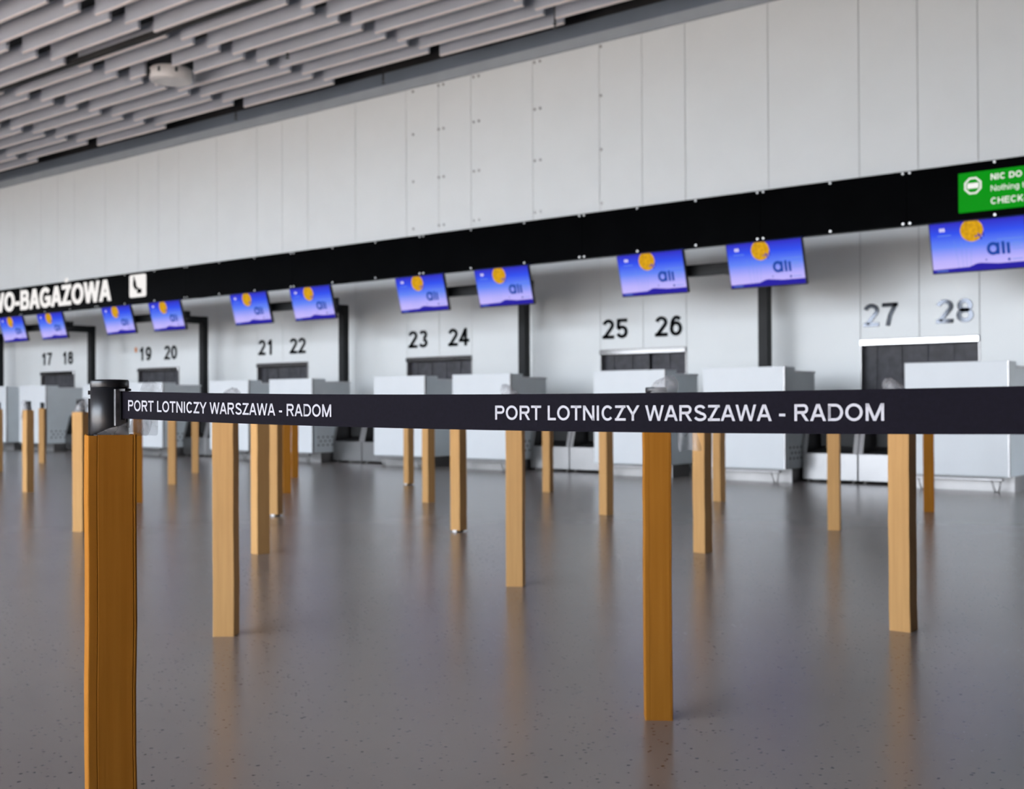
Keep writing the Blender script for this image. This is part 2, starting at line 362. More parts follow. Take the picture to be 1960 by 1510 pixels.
mb = MB()                                           # white glass panels with open joints on a dark backing
joints = []
for k in BAYS:
    x = op_x(k); joints += [x, x+.745, x+OPW, x+OPW+1.27]
joints = sorted(j for j in joints if XL < j < XR)
xs = [XL]+joints+[XR]; g = .0045
for a, c in zip(xs, xs[1:]):
    mid = (a+c)/2; z0 = 0.0
    for k in BAYS:
        if op_x(k)-.01 < mid < op_x(k)+OPW+.01: z0 = OPZ
    mb.box(a+g, c-g, WY, WY+.012, z0+.005, 3.10, 0); mb.box(a+g, c-g, WY, WY+.012, 3.105, 6.26, 0)
cuts = sorted((op_x(k), op_x(k)+OPW) for k in BAYS); px = XL
for a, c in cuts:
    if a > XL and c < XR:
        mb.box(px, a, WY+.012, WY+.10, 0, OPZ, 1); px = c
mb.box(px, XR, WY+.012, WY+.10, 0, OPZ, 1)
mb.box(XL, XR, WY+.012, WY+.10, OPZ, 6.64, 1); mb.box(-75, XR, WY+.012, WY+.10, 6.64, 7.1, 2); mb.box(-75, XL, WY, WY+.1, 0, 6.64, 0)
wall = mb.build('wall_back', ['panel_white', 'joint_dark', 'plenum_black'], kind='structure')
mb = MB(); mb.cylY(0, 0, .022, 0, .012, 12)
fx = mb.build('glass_fixing', 'bolt_steel', wall); first = True
for x, dx in ((-13.55, (0,)), (-12.86, (-.055, .055)), (-12.09, (-.055, .055)), (-10.84, (-.055, .055)), (-9.70, (0,))):
    for z in (5.48, 4.68, 3.88, 6.21):
        for d in dx:
            o = fx if first else fx.copy()
            if not first: C.objects.link(o)
            first = False; o.location = (x+d+(.05 if len(dx) == 1 else 0), WY-.012, z)
# blue-grey cornice between the wall and the ceiling void
mb = MB(); mb.box(XL, XR, WY-.02, WY+.012, 6.265, 6.43, 1); mb.box(XL, XR, WY-.005, WY+.012, 6.43, 6.645, 0); mb.build('trim_1', ['trim_shaded', 'trim_pale'], kind='structure')  # upper strip coloured darker to stand for the shade in its recess
# lining of the baggage openings
for k in range(0, 6):
    x = op_x(k); mb = MB()
    mb.box(x, x+OPW, WY+.9, WY+.95, .0, OPZ+.1); mb.box(x-.03, x, WY+.1, WY+.95, 0, OPZ+.1); mb.box(x+OPW, x+OPW+.03, WY+.1, WY+.95, 0, OPZ+.1); mb.box(x, x+OPW, WY+.1, WY+.95, OPZ, OPZ+.05)
    mb.build('trim_%d' % (k+2), 'hall_dark', kind='structure')
# hall around and behind the camera: side wall, front wall with the glazing frame
mb = MB(); mb.box(XR, XR+.2, FY, WY+.1, 0, 7.1); mb.build('wall_right', 'hall_grey', kind='structure')
mb = MB(); mb.box(-75.2, -75, FY, WY+.1, 0, 7.1); mb.build('wall_left', 'hall_grey', kind='structure')
mb = MB()
mb.box(-1, XR, FY-.3, FY, 0, 7.1); mb.box(-75, -64, FY-.3, FY, 0, 7.1); mb.box(-64, -1, FY-.3, FY, 6.4, 7.1)
mb.box(-64, -16.6, FY-.3, FY, 2.6, 4.5); mb.box(-64, -25, FY-.3, FY, 0, 2.6)      # unseen dark blocks added in the glazing to darken reflections in numbers and steel
mb.build('wall_front', 'hall_dark', kind='structure')
mb = MB()
for x in [-64+3.0*i for i in range(22)]: mb.box(x-.05, x+.05, FY-.16, FY-.02, 0, 6.4)
for x, w_ in ((-14.15, .16), (-12.0, .22), (-8.6, .1), (-5.2, .1)): mb.box(x-w_, x+w_, FY-.17, FY-.01, 0, 6.4)  # the wider two are added to darken parts of the mirrored numbers
mb.box(-64, -1, FY-.14, FY-.02, .01, .09); mb.box(-16.6, -13.6, FY-.15, FY-.02, 3.86, 4.25); mb.box(-16.6, -1, FY-.14, FY-.02, 4.75, 4.85)  # short deep transom added to shape the reflections in the wall numbers
mb.build('window_1', 'facade_frame', kind='structure')
# ceiling: black void with rows of grey baffles
mb = MB(); mb.box(-75.2, XR+.2, FY-.3, WY+.1, 7.1, 7.2)
ceil = mb.build('ceiling', 'plenum_black', kind='structure')
BZ0, BZ1, BT = 6.43, 6.73, .045
far = MB(); nb = 0; protoL = None
for n in range(-5, 11):
    xb = -12.30-2.46*n; xa = xb-2.46                # module from xa to xb
    odd = n % 2
    y = 13.46 if odd else 13.225
    r = 0
    while y > 2:
        segs = [(xa+.015, xb-.015)]
        if n == 1 and r == 4: segs = [(xa+.015, -16.95), (-16.09, xb-.015)]
        if n == 1 and r == 5: segs = [(xa+.015, -16.77), (-16.01, xb-.015)]
        for s0, s1 in segs:
            # image test: is it in the picture
            p = Vector(((s0+s1)/2, y, BZ0-H)); dz = p.dot(fw); u_ = p.dot(rt)/dz*2200+980 if dz > 0 else -9999; v_ = 755-p.dot(up)/dz*2200
            if nb < 98 and -260 < u_ < 1700 and v_ > -28:
                full = abs((s1-s0)-2.43) < .01
                if full and protoL:
                    o = protoL.copy(); C.objects.link(o)
                else:
                    b_ = MB(); L = s1-s0; b_.box(-L/2, L/2, -BT/2, BT/2, .022, BZ1-BZ0, 0); b_.box(-L/2, L/2, -BT/2-.001, BT/2+.001, 0, .022, 1, .003); o = b_.build('baffle', ['baffle', 'baffle_lit_edge'], ceil)
                    if full: protoL = o
                o.location = ((s0+s1)/2, y, BZ0); nb += 1
            else:
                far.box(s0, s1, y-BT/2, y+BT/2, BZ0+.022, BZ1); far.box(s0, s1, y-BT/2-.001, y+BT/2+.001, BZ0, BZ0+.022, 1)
        y -= .475; r += 1
far.build('baffle_field', ['baffle', 'baffle_lit_edge'], ceil, 'stuff')
mb = MB(); mb.box(-45, XR, 9.975, 10.045, 6.43, 6.51)     # black slot profile running along the ceiling
mb.build('slot_profile', 'plenum_black', ceil)
mb = MB()
for x in [-12.3-2.46*n for n in range(-5, 11)]: mb.box(x-.03, x+.03, FY, 13.6, 6.735, 6.78)
mb.build('carrier_rail', 'plenum_black', ceil)

# round white ceiling unit and sprinklers
t_ = empty('ceiling_speaker', (-16.46, 11.36, 6.32), 'round white unit hanging in the square gap between ceiling baffles', 'ceiling speaker')
mb = MB(); mb.lathe([(.30, 0), (.335, .012), (.34, .03), (.34, .20), (.325, .215)], n=40); mb.build('housing', 'white_plastic', t_)
mb = MB(); mb.lathe([(.29, -.006), (.295, 0), (.295, .004)], n=40); mb.build('grille', 'white_plastic', t_)
for a in (-152, -110, -68, -20, 60, 140):
    mb = MB(); mb.box(-.022, .022, -.012, .012, .09, .17); o = mb.build('slot', 'hole_black', t_); o.location = (.337*math.cos(math.radians(a)), .337*math.sin(math.radians(a)), 0); o.rotation_euler = (0, 0, math.radians(a+90))
mb = MB(); mb.tube([(0, 0, .2), (0, 0, .73)], .02); mb.build('drop_rod', 'plenum_black', t_)
spr = None
for (x, y), lab in (((-14.01, 11.80), 'tiny dark sprinkler head among the ceiling baffles, right of the round white unit'),
                    ((-9.93, 13.34), 'tiny dark sprinkler head at the ceiling edge, rightmost of the four'),
                    ((-13.86, 13.75), 'tiny dark sprinkler head hanging before the grey cornice, nearer the picture centre'),
                    ((-17.77, 13.70), 'tiny dark sprinkler head hanging before the grey cornice, under the round white unit')):
    if not spr:
        spr = empty('sprinkler', (x, y, 6.34), lab, 'sprinkler', 'ceiling sprinklers')
        mb = MB(); mb.lathe([(.035, .0), (.035, .008), (.012, .012), (.012, .06), (.028, .065), (.028, .08)], n=12); mb.build('sprinkler_head', 'hole_black', spr)
        mb = MB(); mb.tube([(0, 0, .08), (0, 0, .71)], .013); mb.build('pipe', 'plenum_black', spr)
    else: copy_tree(spr, (x, y, 6.34), lab)

# ------------------------------------------------------------------ black overhead band with bolts and lettering
fb = empty('overhead_band', (-14, 11.58, 2.70), 'long glossy black band running over the desks below the white wall panels', 'sign band')
mb = MB()
jx = [XR, -1.78, -4.19, -5.81] + [-8.22-2.715*q for q in range(0, 10)]
for x1, x0 in zip(jx, jx[1:]): mb.box(x0+.002+14, x1-.002+14, 0, .10, 0, .555)
fbp = mb.build('glass_panel', 'black_glass', fb)
mb = MB(); mb.box(-33.5+14, XR-.05+14, .101, .106, .004, .551); mb.build('bounce_sheet', 'panel_white', fb)  # unseen white sheet added to bounce light onto the wall
wb = None
for x in (-32, -26, -20, -14, -8, -2, 4):
    if wb is None:
        mb = MB(); mb.box(-.03, .03, .1, WY-11.58-.03, .475, .53); mb.box(-.08, .08, WY-11.58-.03, WY-11.58-.022, .45, .55); wb = o = mb.build('wall_bracket', 'gantry_black', fb)
    else: o = wb.copy(); C.objects.link(o)
    o.location.x = x+14
mb = MB(); mb.cylY(0, 0, .0115, -.012, 0, 12); bolt = None
BOLTS = [(-3.33, 1), (-4.19, 2), (-5.0, 1), (-5.81, 2), (-6.62, 1), (-7.41, 1)] + [(-8.22-.905*q, 2 if q % 3 == 0 else 1) for q in range(0, 17)]
for base, nb_ in BOLTS:
    for d in ((-.035, .035) if nb_ == 2 else (0,)):
        for z in (.022, .533):
            if not bolt: bolt = mb.build('bolt', 'bolt_steel', fb); o = bolt
            else: o = bolt.copy(); C.objects.link(o)
            o.location = (base+d+14, 0, z)
k = 3.82/(text_polys('O-BAGAŻOWA', .205)[1]-.06)
x = -22.45-glyph('W', .205)[0]*k+14
for ch in 'WO-BAGAŻOWA':
    mb = MB(); x += lettering(mb, ch, x, -.022, .105, .385, k*glyph(ch, .205)[0], .205, .02)
    o = mb.build('letter', 'sign_white', fb); o['label'] = 'backlit white letter '+ch if ch != '-' else 'backlit white hyphen'
mb = MB()                                           # white pictogram plate
def rrect(x0, x1, z0, z1, r):
    return arc(x1-r, z1-r, r, r, 0, 90, 6)+arc(x0+r, z1-r, r, r, 90, 180, 6)+arc(x0+r, z0+r, r, r, 180, 270, 6)+arc(x1-r, z0+r, r, r, 270, 360, 6)
mb.prism(rrect(-18.0+14, -17.52+14, .115, .51, .04), 'y', -.002, -.024)
pic = mb.build('pictogram', 'sign_white', fb); pic['label'] = 'white square pictogram with dark traveller and suitcase'
mb = MB()
f = lambda pts: [(-18.0+14+.48*a, .115+.395*c) for a, c in pts]
mb.prism(f([(.24, .70), (.28, .80), (.36, .80), (.42, .70), (.47, .46), (.60, .40), (.60, .36), (.44, .36), (.40, .30), (.32, .42), (.25, .50)]), 'y', -.0245, -.0275)
mb.prism(rrect(-18+14+.48*.50, -18+14+.48*.78, .115+.395*.16, .115+.395*.36, .008), 'y', -.0245, -.0275)
mb.prism([(-18+14+.48*.30+.024*math.cos(q*PI/8), .115+.395*.86+.024*math.sin(q*PI/8)) for q in range(16)], 'y', -.0245, -.0275)
mb.build('figure', 'black_glass', pic)

gs = empty('green_sign', (-3.665, 11.578, 2.77), 'bright green lightbox sign reading NIC DO at the right edge of the black band', 'sign')
mb = MB(); mb.box(0, 1.36, -.03, 0, 0, .385, 0, .003); mb.build('lightbox', 'sign_green', gs)
for tx, z_, cp_, st_ in (('NIC DO ZGŁOSZENIA', .287, .058, .20), ('Nothing to declare', .178, .056, .125), ('CHECK-IN', .052, .062, .165)):
    mb = MB(); lettering(mb, tx, .302, -.0312, z_, cp_, None, st_); o = mb.build('lettering', 'sign_white', gs); o['label'] = 'white words '+tx
mb = MB(); oc = [(.139+.088*math.cos(PI/8+i*PI/4), .252+.088*math.sin(PI/8+i*PI/4)) for i in range(9)]
ic = [(.139+.070*math.cos(PI/8+i*PI/4), .252+.070*math.sin(PI/8+i*PI/4)) for i in range(9)]
for i in range(8): mb.quad([(oc[i][0], -.0312, oc[i][1]), (ic[i][0], -.0312, ic[i][1]), (ic[i+1][0], -.0312, ic[i+1][1]), (oc[i+1][0], -.0312, oc[i+1][1])])
mb.box(.085, .193, -.0312, -.030, .226, .278); mb.build('stop_symbol', 'sign_white', gs)

# ------------------------------------------------------------------ desk numbers, openings, curtains
NG = 'metal numbers over the baggage openings'
SIDE = {27: 'left', 28: 'right', 25: 'left', 26: 'right', 23: 'left', 24: 'right', 21: 'left', 22: 'right', 19: 'left', 20: 'right', 17: 'left', 18: 'right'}
for k in range(0, 6):
    x = op_x(k)
    for num, xo in ((27-2*k, .045), (28-2*k, .955)):
        mb = MB(); lettering(mb, str(num), x+xo-.02, WY-.014, 1.862, .288, .478, .175, .014)
        tag(mb.build('wall_number', 'number_metal'), 'mirror-polished metal number %d fixed to the white wall panel' % num, 'number', NG)
    t_ = empty('baggage_opening', (x, WY, 0), 'dark baggage opening with strip curtain under numbers %d and %d' % (27-2*k, 28-2*k), 'baggage opening', 'baggage openings in the wall')
    mb = MB(); mb.box(0, OPW, -.035, .10, OPZ-.072, OPZ-.002, 0, .004); mb.build('header', 'header_steel', t_)
    for a in (0, OPW-.012):
        mb = MB(); mb.box(a, a+.012, -.012, .10, .35, OPZ-.074); mb.build('jamb', 'steel', t_)
    ns = 9; sw = (OPW-.03)/ns
    for i in range(ns):
        mb = MB(); rows = []
        rx = random.uniform(-.02, .02); bend = random.uniform(-.03, .03)
        x0 = .015+i*sw+(.012 if (k == 1 and i == 5) else -.006); x1 = .015+(i+1)*sw+.006
        if k == 1 and i == 4: x1 -= .02
        for j in range(7):
            q = j/6; z = OPZ-.075-q*1.18; yy = .075+.012*(i % 2)+bend*q*q*2
            if k == 1 and i == 5: x0 = .015+i*sw+.03-.05*math.sin(q*2.2); yy += .05*math.sin(q*2)
            rows.append([(x0+rx*q, yy+.012, z), ((x0+x1)/2+rx*q, yy, z), (x1+rx*q, yy+.010, z)])
        mb.loft(rows, closed=False, sm=True); back = [[(p[0], p[1]+.005, p[2]) for p in r_] for r_ in rows]; mb.loft(back[::-1], closed=False, sm=True)
        mb.build('curtain_strip', 'curtain', t_)
mb = MB(); mb.box(-.04, .04, 0, .004, -.05, .05, 0); o = tag(mb.build('wall_label', 'orange_label'), 'small orange sticker on the wall just left of number 19', 'sticker'); o.location = (-21.72, WY-.004, 2.10)

# ------------------------------------------------------------------ check-in desks
DY = 12.05
def make_desk(vents):
    t_ = empty('check_in_desk', (0, DY, 0), '', 'check-in desk', 'white check-in desks along the wall')
    W = 1.05
    mb = MB(); mb.box(0, W-.012, 0, .02, .955, 1.325, 0, .003); mb.build('upper_front_panel', 'desk_white', t_)
    mb = MB(); mb.box(0, W-.012, 0, .02, .165, .950, 0, .003); mb.build('lower_front_panel', 'desk_white', t_)
    mb = MB(); mb.box(W-.014, W+.002, -.004, .022, .155, 1.326, 0, .002); mb.build('corner_strip', 'steel', t_)
    mb = MB(); mb.box(.002, W-.002, .021, .27, .155, 1.322); mb.box(.002, W-.002, .27, .80, .155, 1.255); mb.build('body', 'desk_grey', t_)
    mb = MB(); mb.box(-.01, W+.004, .27, .82, 1.256, 1.282, 0, .004); mb.build('worktop', 'desk_white', t_)
    mb = MB(); mb.box(.0, W, .17, .58, .0, .153); mb.build('plinth', 'plinth_steel', t_)
    if vents: vt = MB(); vt.box(W-.001, W+.004, .06, .79, .17, .66); vent = vt.build('vent_panel', 'desk_grey', t_)
    for r_ in range(3 if vents else 0):
        for c_ in range(4):
            mb = MB(); yy = .12+.095*c_+(.045 if r_ % 2 else 0); zz = .275+.0625*r_
            mb.loft([[(a, yy+.019*math.cos(2*PI*q/10), zz+.014*math.sin(2*PI*q/10)) for q in range(10)] for a in (W+.0035, W+.0055)], 0, True); mb.build('vent_hole', 'hole_black', vent)
    mb = MB(); mb.box(.12-.05, W-.06, -.03, .03, .118, .142, 0, .006); rail = mb.build('foot_rail', 'steel', t_)
    for x in (.18, W-.13):
        mb = MB(); mb.tube([(x-.045, .0, .12), (x-.018, .03, .0)], .007); mb.tube([(x+.045, .0, .12), (x+.018, .03, .0)], .007); mb.tube([(x-.02, .03, .006), (x+.02, .03, .006)], .006)
        mb.build('rail_bracket', 'plinth_steel', rail)
    return t_
ORD = {0: 'nearest, at the right edge', 1: 'second', 2: 'third'}
desk = {}
def place_desk(x, lab, vents):
    if vents not in desk: desk[vents] = make_desk(vents); desk[vents].location.x = x; desk[vents]['label'] = lab
    else: copy_tree(desk[vents], (x, DY, 0), lab)
for k in range(0, 6):
    p = '%d and %d' % (27-2*k, 28-2*k)
    place_desk(-4.395-3.99*k, 'white check-in desk right of the conveyor pair serving numbers '+p, False)
    if k < 5: place_desk(-6.81-3.99*k, 'white check-in desk with vent holes, left of the conveyor pair serving numbers '+p, True)

# ------------------------------------------------------------------ baggage conveyors
CY = 12.45
def make_conv():
    t_ = empty('baggage_conveyor', (0, CY, 0), '', 'conveyor', 'baggage conveyors between the desks')
    W = .655
    mb = MB(); mb.box(0, W, 0, .02, .03, .335, 0, .005); mb.build('front_panel', 'steel_bright', t_)
    mb = MB(); mb.box(.01, W-.01, .02, 1.55, .04, .33); mb.build('frame', 'plinth_steel', t_)
    mb = MB(); mb.prism([(.012, .338), (1.60, .50), (1.60, .46), (.03, .315)], 'x', .075, W-.075); mb.build('conveyor_belt', 'belt_black', t_)
    for s_ in (0, 1):
        a0, a1 = (.0, .072) if s_ == 0 else (W-.072, W)
        mb = MB()
        poly = [(.0, .335), (.10, .70), (.30, .86), (1.55, .90), (1.55, .40), (.03, .335)]
        xo = [0, .018] if s_ == 0 else [-.018, 0]
        n_ = len(poly)
        in0 = (a0, a1-.022) if s_ == 0 else (a0+.022, a1)
        top = [(a0 if s_ == 0 else a0+.020, y_, z_) for y_, z_ in poly]; bot = [(a1-.020 if s_ == 0 else a1, y_, z_) for y_, z_ in poly]
        mb.loft([top, bot], 0, True); mb.build('side_guard', 'steel', t_)
    mb = MB(); mb.box(.085, W-.085, .32, .345, .40, 1.02, 0, .004); mb.build('intake_flap', 'belt_black', t_)
    for x in (.06, W-.06):
        for y in (.06, 1.4):
            mb = MB(); mb.lathe([(.03, 0), (.03, .012), (.014, .016), (.014, .06)], x, y, 12); mb.build('foot', 'plinth_steel', t_)
    return t_
conv = None
for k in range(0, 5):
    for s_, nm in ((0, 27-2*k), (1, 28-2*k)):
        x = -5.735-3.99*k+s_*.665; lab = 'stainless baggage conveyor with black belt, %s of the pair serving number %d' % ('left' if s_ == 0 else 'right', nm)
        if conv is None: conv = make_conv(); conv.location.x = x; conv['label'] = lab
        else: copy_tree(conv, (x, CY, 0), lab)

# ------------------------------------------------------------------ gantries and screens
GYP = 13.7
def make_gantry():
    t_ = empty('screen_gantry', (0, GYP, 0), '', 'screen gantry', 'black screen gantries behind the desks')
    mb = MB(); mb.box(-.07, .07, -.06, .06, 0, 2.64, 0, .006); mb.build('post', 'gantry_black', t_)
    mb = MB(); mb.box(-.06, .06, -.98, -.06, 2.50, 2.638, 0, .006); mb.build('arm', 'gantry_black', t_)
    mb = MB(); mb.box(-1.16, .96, -1.10, -.98, 2.50, 2.64, 0, .006); cbar = mb.build('crossbar', 'gantry_black', t_)
    for x in (-.92, .65):
        mb = MB(); mb.box(x-.16, x+.16, -1.15, -1.10, 2.50, 2.64); mb.build('screen_bracket', 'gantry_black', cbar)
    mb = MB(); mb.box(-.13, .13, -.13, .13, 0, .015); mb.build('base_plate', 'gantry_black', t_)
    return t_
def make_screen():
    t_ = empty('information_screen', (0, 0, 0), '', 'screen', 'blue flight screens hung in pairs')
    W2, H2 = .49, .285
    mb = MB(); mb.box(-W2, W2, 0, .05, -H2, H2, 0, .006); mb.box(-.25, .25, .05, .075, -.15, .15, 0, .01); mb.build('casing', 'screen_case', t_)
    mb = MB(); w_, h_ = W2-.012, H2-.013
    mb.quad([(-w_, -.001, -h_), (w_, -.001, -h_), (w_, -.001, h_), (-w_, -.001, h_)], 0)
    # moon with a small aeroplane
    mb.quad([(-.045+.118*math.cos(q*PI/24), -.0015, .155+.118*math.sin(q*PI/24)) for q in range(48)], 1)
    px_, pz = .03, .085
    mb.quad([(px_-.05, -.002, pz-.005), (px_+.045, -.002, pz+.020), (px_+.045, -.002, pz+.028), (px_-.05, -.002, pz+.008)], 2)
    mb.quad([(px_-.02, -.002, pz+.035), (px_-.005, -.002, pz+.035), (px_+.025, -.002, pz-.03), (px_+.010, -.002, pz-.032)], 2)
    mb.quad([(px_+.03, -.002, pz+.045), (px_+.042, -.002, pz+.045), (px_+.044, -.002, pz-.005), (px_+.036, -.002, pz-.005)], 2)
    # dark ridge along the bottom
    mb.quad([(-w_, -.0017, -h_), (w_, -.0017, -h_), (w_, -.0017, -h_+.062), (.20, -.0017, -h_+.060), (.02, -.0017, -h_+.078), (-.02, -.0017, -h_+.075), (-.10, -.0017, -h_+.045), (-w_, -.0017, -h_+.036)], 2)
    # pale tower lines
    for q in (-.20, -.155, -.12, -.08):
        mb.quad([(q-.006, -.0013, -h_+.04), (q-.003, -.0013, -h_+.04), (q+.5*(q+.14), -.0013, .06), (q+.5*(q+.14)-.003, -.0013, .06)], 4)
    # lettering in dark blue
    ring = arc(.155, -.055, .048, .052, 0, 360, 28)
    for q in stroke(ring, .032, -9, 9): mb.quad([(a, -.002, c) for a, c in q], 3)
    for a0, a1, z0, z1 in ((.188, .219, -.118, .005), (.240, .271, -.118, .012), (.290, .321, -.118, -.002)):
        mb.quad([(a0, -.002, z0), (a1, -.002, z0), (a1, -.002, z1), (a0, -.002, z1)], 3)
    for i, (a1, z) in enumerate(((.46, .035), (.42, -.012), (.43, -.030), (.42, -.048), (.45, -.075))):
        mb.quad([(.20 if i == 0 else .345, -.0014, z), (a1, -.0014, z), (a1, -.0014, z+.006), (.20 if i == 0 else .345, -.0014, z+.006)], 4)
    # small marks
    for a, z in ((-.365, .165), (-.335, .165)):
        mb.quad([(a-.012, -.002, z), (a+.014, -.002, z), (a+.014, -.002, z+.036), (a-.012, -.002, z+.036)], 5)
    mb.quad([(-.40, -.0015, .118), (-.26, -.0015, .118), (-.26, -.0015, .126), (-.40, -.0015, .126)], 4)
    mb.quad([(.305+.014*math.cos(q*PI/8), -.002, -.178+.014*math.sin(q*PI/8)) for q in range(16)], 3)
    mb.quad([(.07, -.002, -.172), (.085, -.002, -.172), (.085, -.002, -.158), (.07, -.002, -.158)], 3)
    mb.quad([(.335, -.0015, -.182), (.44, -.0015, -.182), (.44, -.0015, -.174), (.335, -.0015, -.174)], 4)
    mb.quad([(-.44, -.002, -.258), (-.32, -.002, -.258), (-.32, -.002, -.250), (-.44, -.002, -.250)], 4)
    mb.build('display', ['scr_sky', 'scr_moon', 'scr_navy', 'scr_ink', 'scr_haze', 'scr_pale'], t_)
    return t_
gan = scr = None
WHERE = ['nearest, reaching in at the right edge', 'with its post between the desks below numbers 25 and 26', 'with its post right of number 24', 'with its post right of number 22', 'with its post right of number 20', 'with its post right of number 18', 'farthest, at the left edge']
for k in range(0, 7):
    gx = -2.83-3.992*k
    lab = 'black steel screen gantry, '+WHERE[k]
    if gan is None: gan = make_gantry(); gan.location.x = gx; gan['label'] = lab
    else: copy_tree(gan, (gx, GYP, 0), lab)
    if k == 6: continue
    for s_, xo in ((0, -.92), (1, .65)):
        if k == 0 and s_ == 1: continue
        pr = '%d and %d' % (27-2*k, 28-2*k) if k else ''
        lab = ('blue screen with orange moon, the single big one above numbers 27 and 28' if k == 0 else 'blue screen with orange moon, %s one of the pair above numbers %s' % ('left' if s_ == 0 else 'right', pr))
        loc = (gx+xo, 12.415, 2.558)
        if scr is None: scr = make_screen(); scr.location = loc; scr['label'] = lab; o = scr
        else: o = copy_tree(scr, loc, lab)
        o.rotation_euler = (math.radians(15), 0, 0)

# ------------------------------------------------------------------ wrapped barrier posts
SLEEVE_W = {'tan': .086, 'brown': .080}
SZ = 0.874                                         # top of the cardboard sleeve
def sleeve(parent, wid, seed, key, creases, lift=0):
    rnd_ = random.Random(seed); h = wid/2; prof = []
    # square tube with softly rounded corners; front (-Y side) and others may carry folded creases
    def corner(cx, cy, a0): return [(cx+.003*math.cos(math.radians(a0+i*30)), cy+.003*math.sin(math.radians(a0+i*30))) for i in range(4)]
    q = h-.003
    front = []
    if creases:
        for cx_, dp in ((-h+.016, .0007), (h-.0055, .0016)): front += [(cx_-.0012, -h), (cx_, -h+dp), (cx_+.0012, -h)]
    side = [(h, -h+.4*wid), (h, -h+.4*wid+.001)] if creases else []
    prof = corner(-q, -q, 180) + front + corner(q, -q, 270) + corner(q, q, 0) + corner(-q, q, 90)
    rings = []
    nz = 9
    for j in range(nz):
        z = lift+(SZ-lift)*j/(nz-1); e_ = .0012; b1, b2 = rnd_.uniform(-e_, e_), rnd_.uniform(-e_, e_); sc = 1+rnd_.uniform(-.008, .008)
        rings.append([(x*sc+b1, y*sc+b2, z+(rnd_.uniform(-.001, .001) if j == nz-1 else 0)) for x, y in prof])
    inner = [(x*.94, y*.94, z-.0) for x, y, z in rings[-1]]; deep = [(x*.94, y*.94, z-.05) for x, y, z in rings[-1]]
    mb = MB(); mb.loft(rings+[inner, deep], 0, False); 
    mb.f.append(tuple(len(mb.v)-len(prof)+i for i in range(len(prof)))); mb.m.append(0); mb.s.append(False)
    return mb.build('cardboard_sleeve', key, parent)
def head(parent, detail):
    mb = MB(); n = 36 if detail else 16
    mb.lathe([(.028, .855), (.028, .868), (.0318, .870), (.0318, .9555)], n=n); hd = mb.build('belt_head', 'head_black', parent)
    mb = MB(); mb.lathe([(.0316, .9558), (.0323, .9565), (.0323, .967), (.031, .9695), (.020, .970)], n=n); mb.build('head_cap', 'head_black', hd)
    return hd
def film(parent, rot, pts_rows, name='plastic_bag'):
    """a crumpled sheet from rows of points (local axes, rotated by rot about z)"""
    mb = MB(); rnd_ = random.Random(len(pts_rows)*7+int(rot*100)); rows = []
    for r_ in pts_rows:
        rows.append([(p[0]+rnd_.uniform(-.003, .003), p[1]+rnd_.uniform(-.003, .003), p[2]+rnd_.uniform(-.003, .003)) for p in r_])
    mb.loft(rows, closed=False, sm=True)
    o = mb.build(name, 'film', parent); o.rotation_euler = (0, 0, rot)
    md = o.modifiers.new('sub', 'SUBSURF'); md.levels = md.render_levels = 2
    return o
def hood(parent, rot, ztop=.985, r=.042, lean=.03, zlow=.86, tail=0, tw=.05):
    """film bag pulled over the head, leaning to local +X, with an optional tail hanging down on that side"""
    rnd_ = random.Random(int(ztop*1e4)+int(rot*50)); n = 14; rows = []
    for j, (q, rr) in enumerate(((0, 1.0), (.25, .95), (.5, 1.05), (.75, 1.0), (.9, .75), (1.0, .22))):
        z = zlow+(ztop-zlow)*q
        rows.append([((lean*q*q*1.2)+r*rr*(1+.18*rnd_.uniform(-1, 1))*math.cos(2*PI*i/n), r*rr*(1+.18*rnd_.uniform(-1, 1))*math.sin(2*PI*i/n), z+rnd_.uniform(-.006, .006)) for i in range(n)])
    mb = MB(); mb.loft(rows, closed=True, sm=True, caps=False)
    if tail:
        x0 = .05+.0; tr_ = []
        for j in range(6):
            q = j/5; z = SZ+.05-q*(tail+.05); ww = tw*(.55+.6*q)
            tr_.append([(x0+.012*math.sin(q*3+i)+.01*q, -ww/2+ww*i/5, z+.012*math.sin(i*1.7)*q) for i in range(6)])
        mb.loft(tr_, closed=False, sm=True)
    o = mb.build('plastic_bag', 'film', parent); o.rotation_euler = (0, 0, rot); o['label'] = 'clear crumpled plastic film'
    md = o.modifiers.new('sub', 'SUBSURF'); md.levels = md.render_levels = 1
    return o
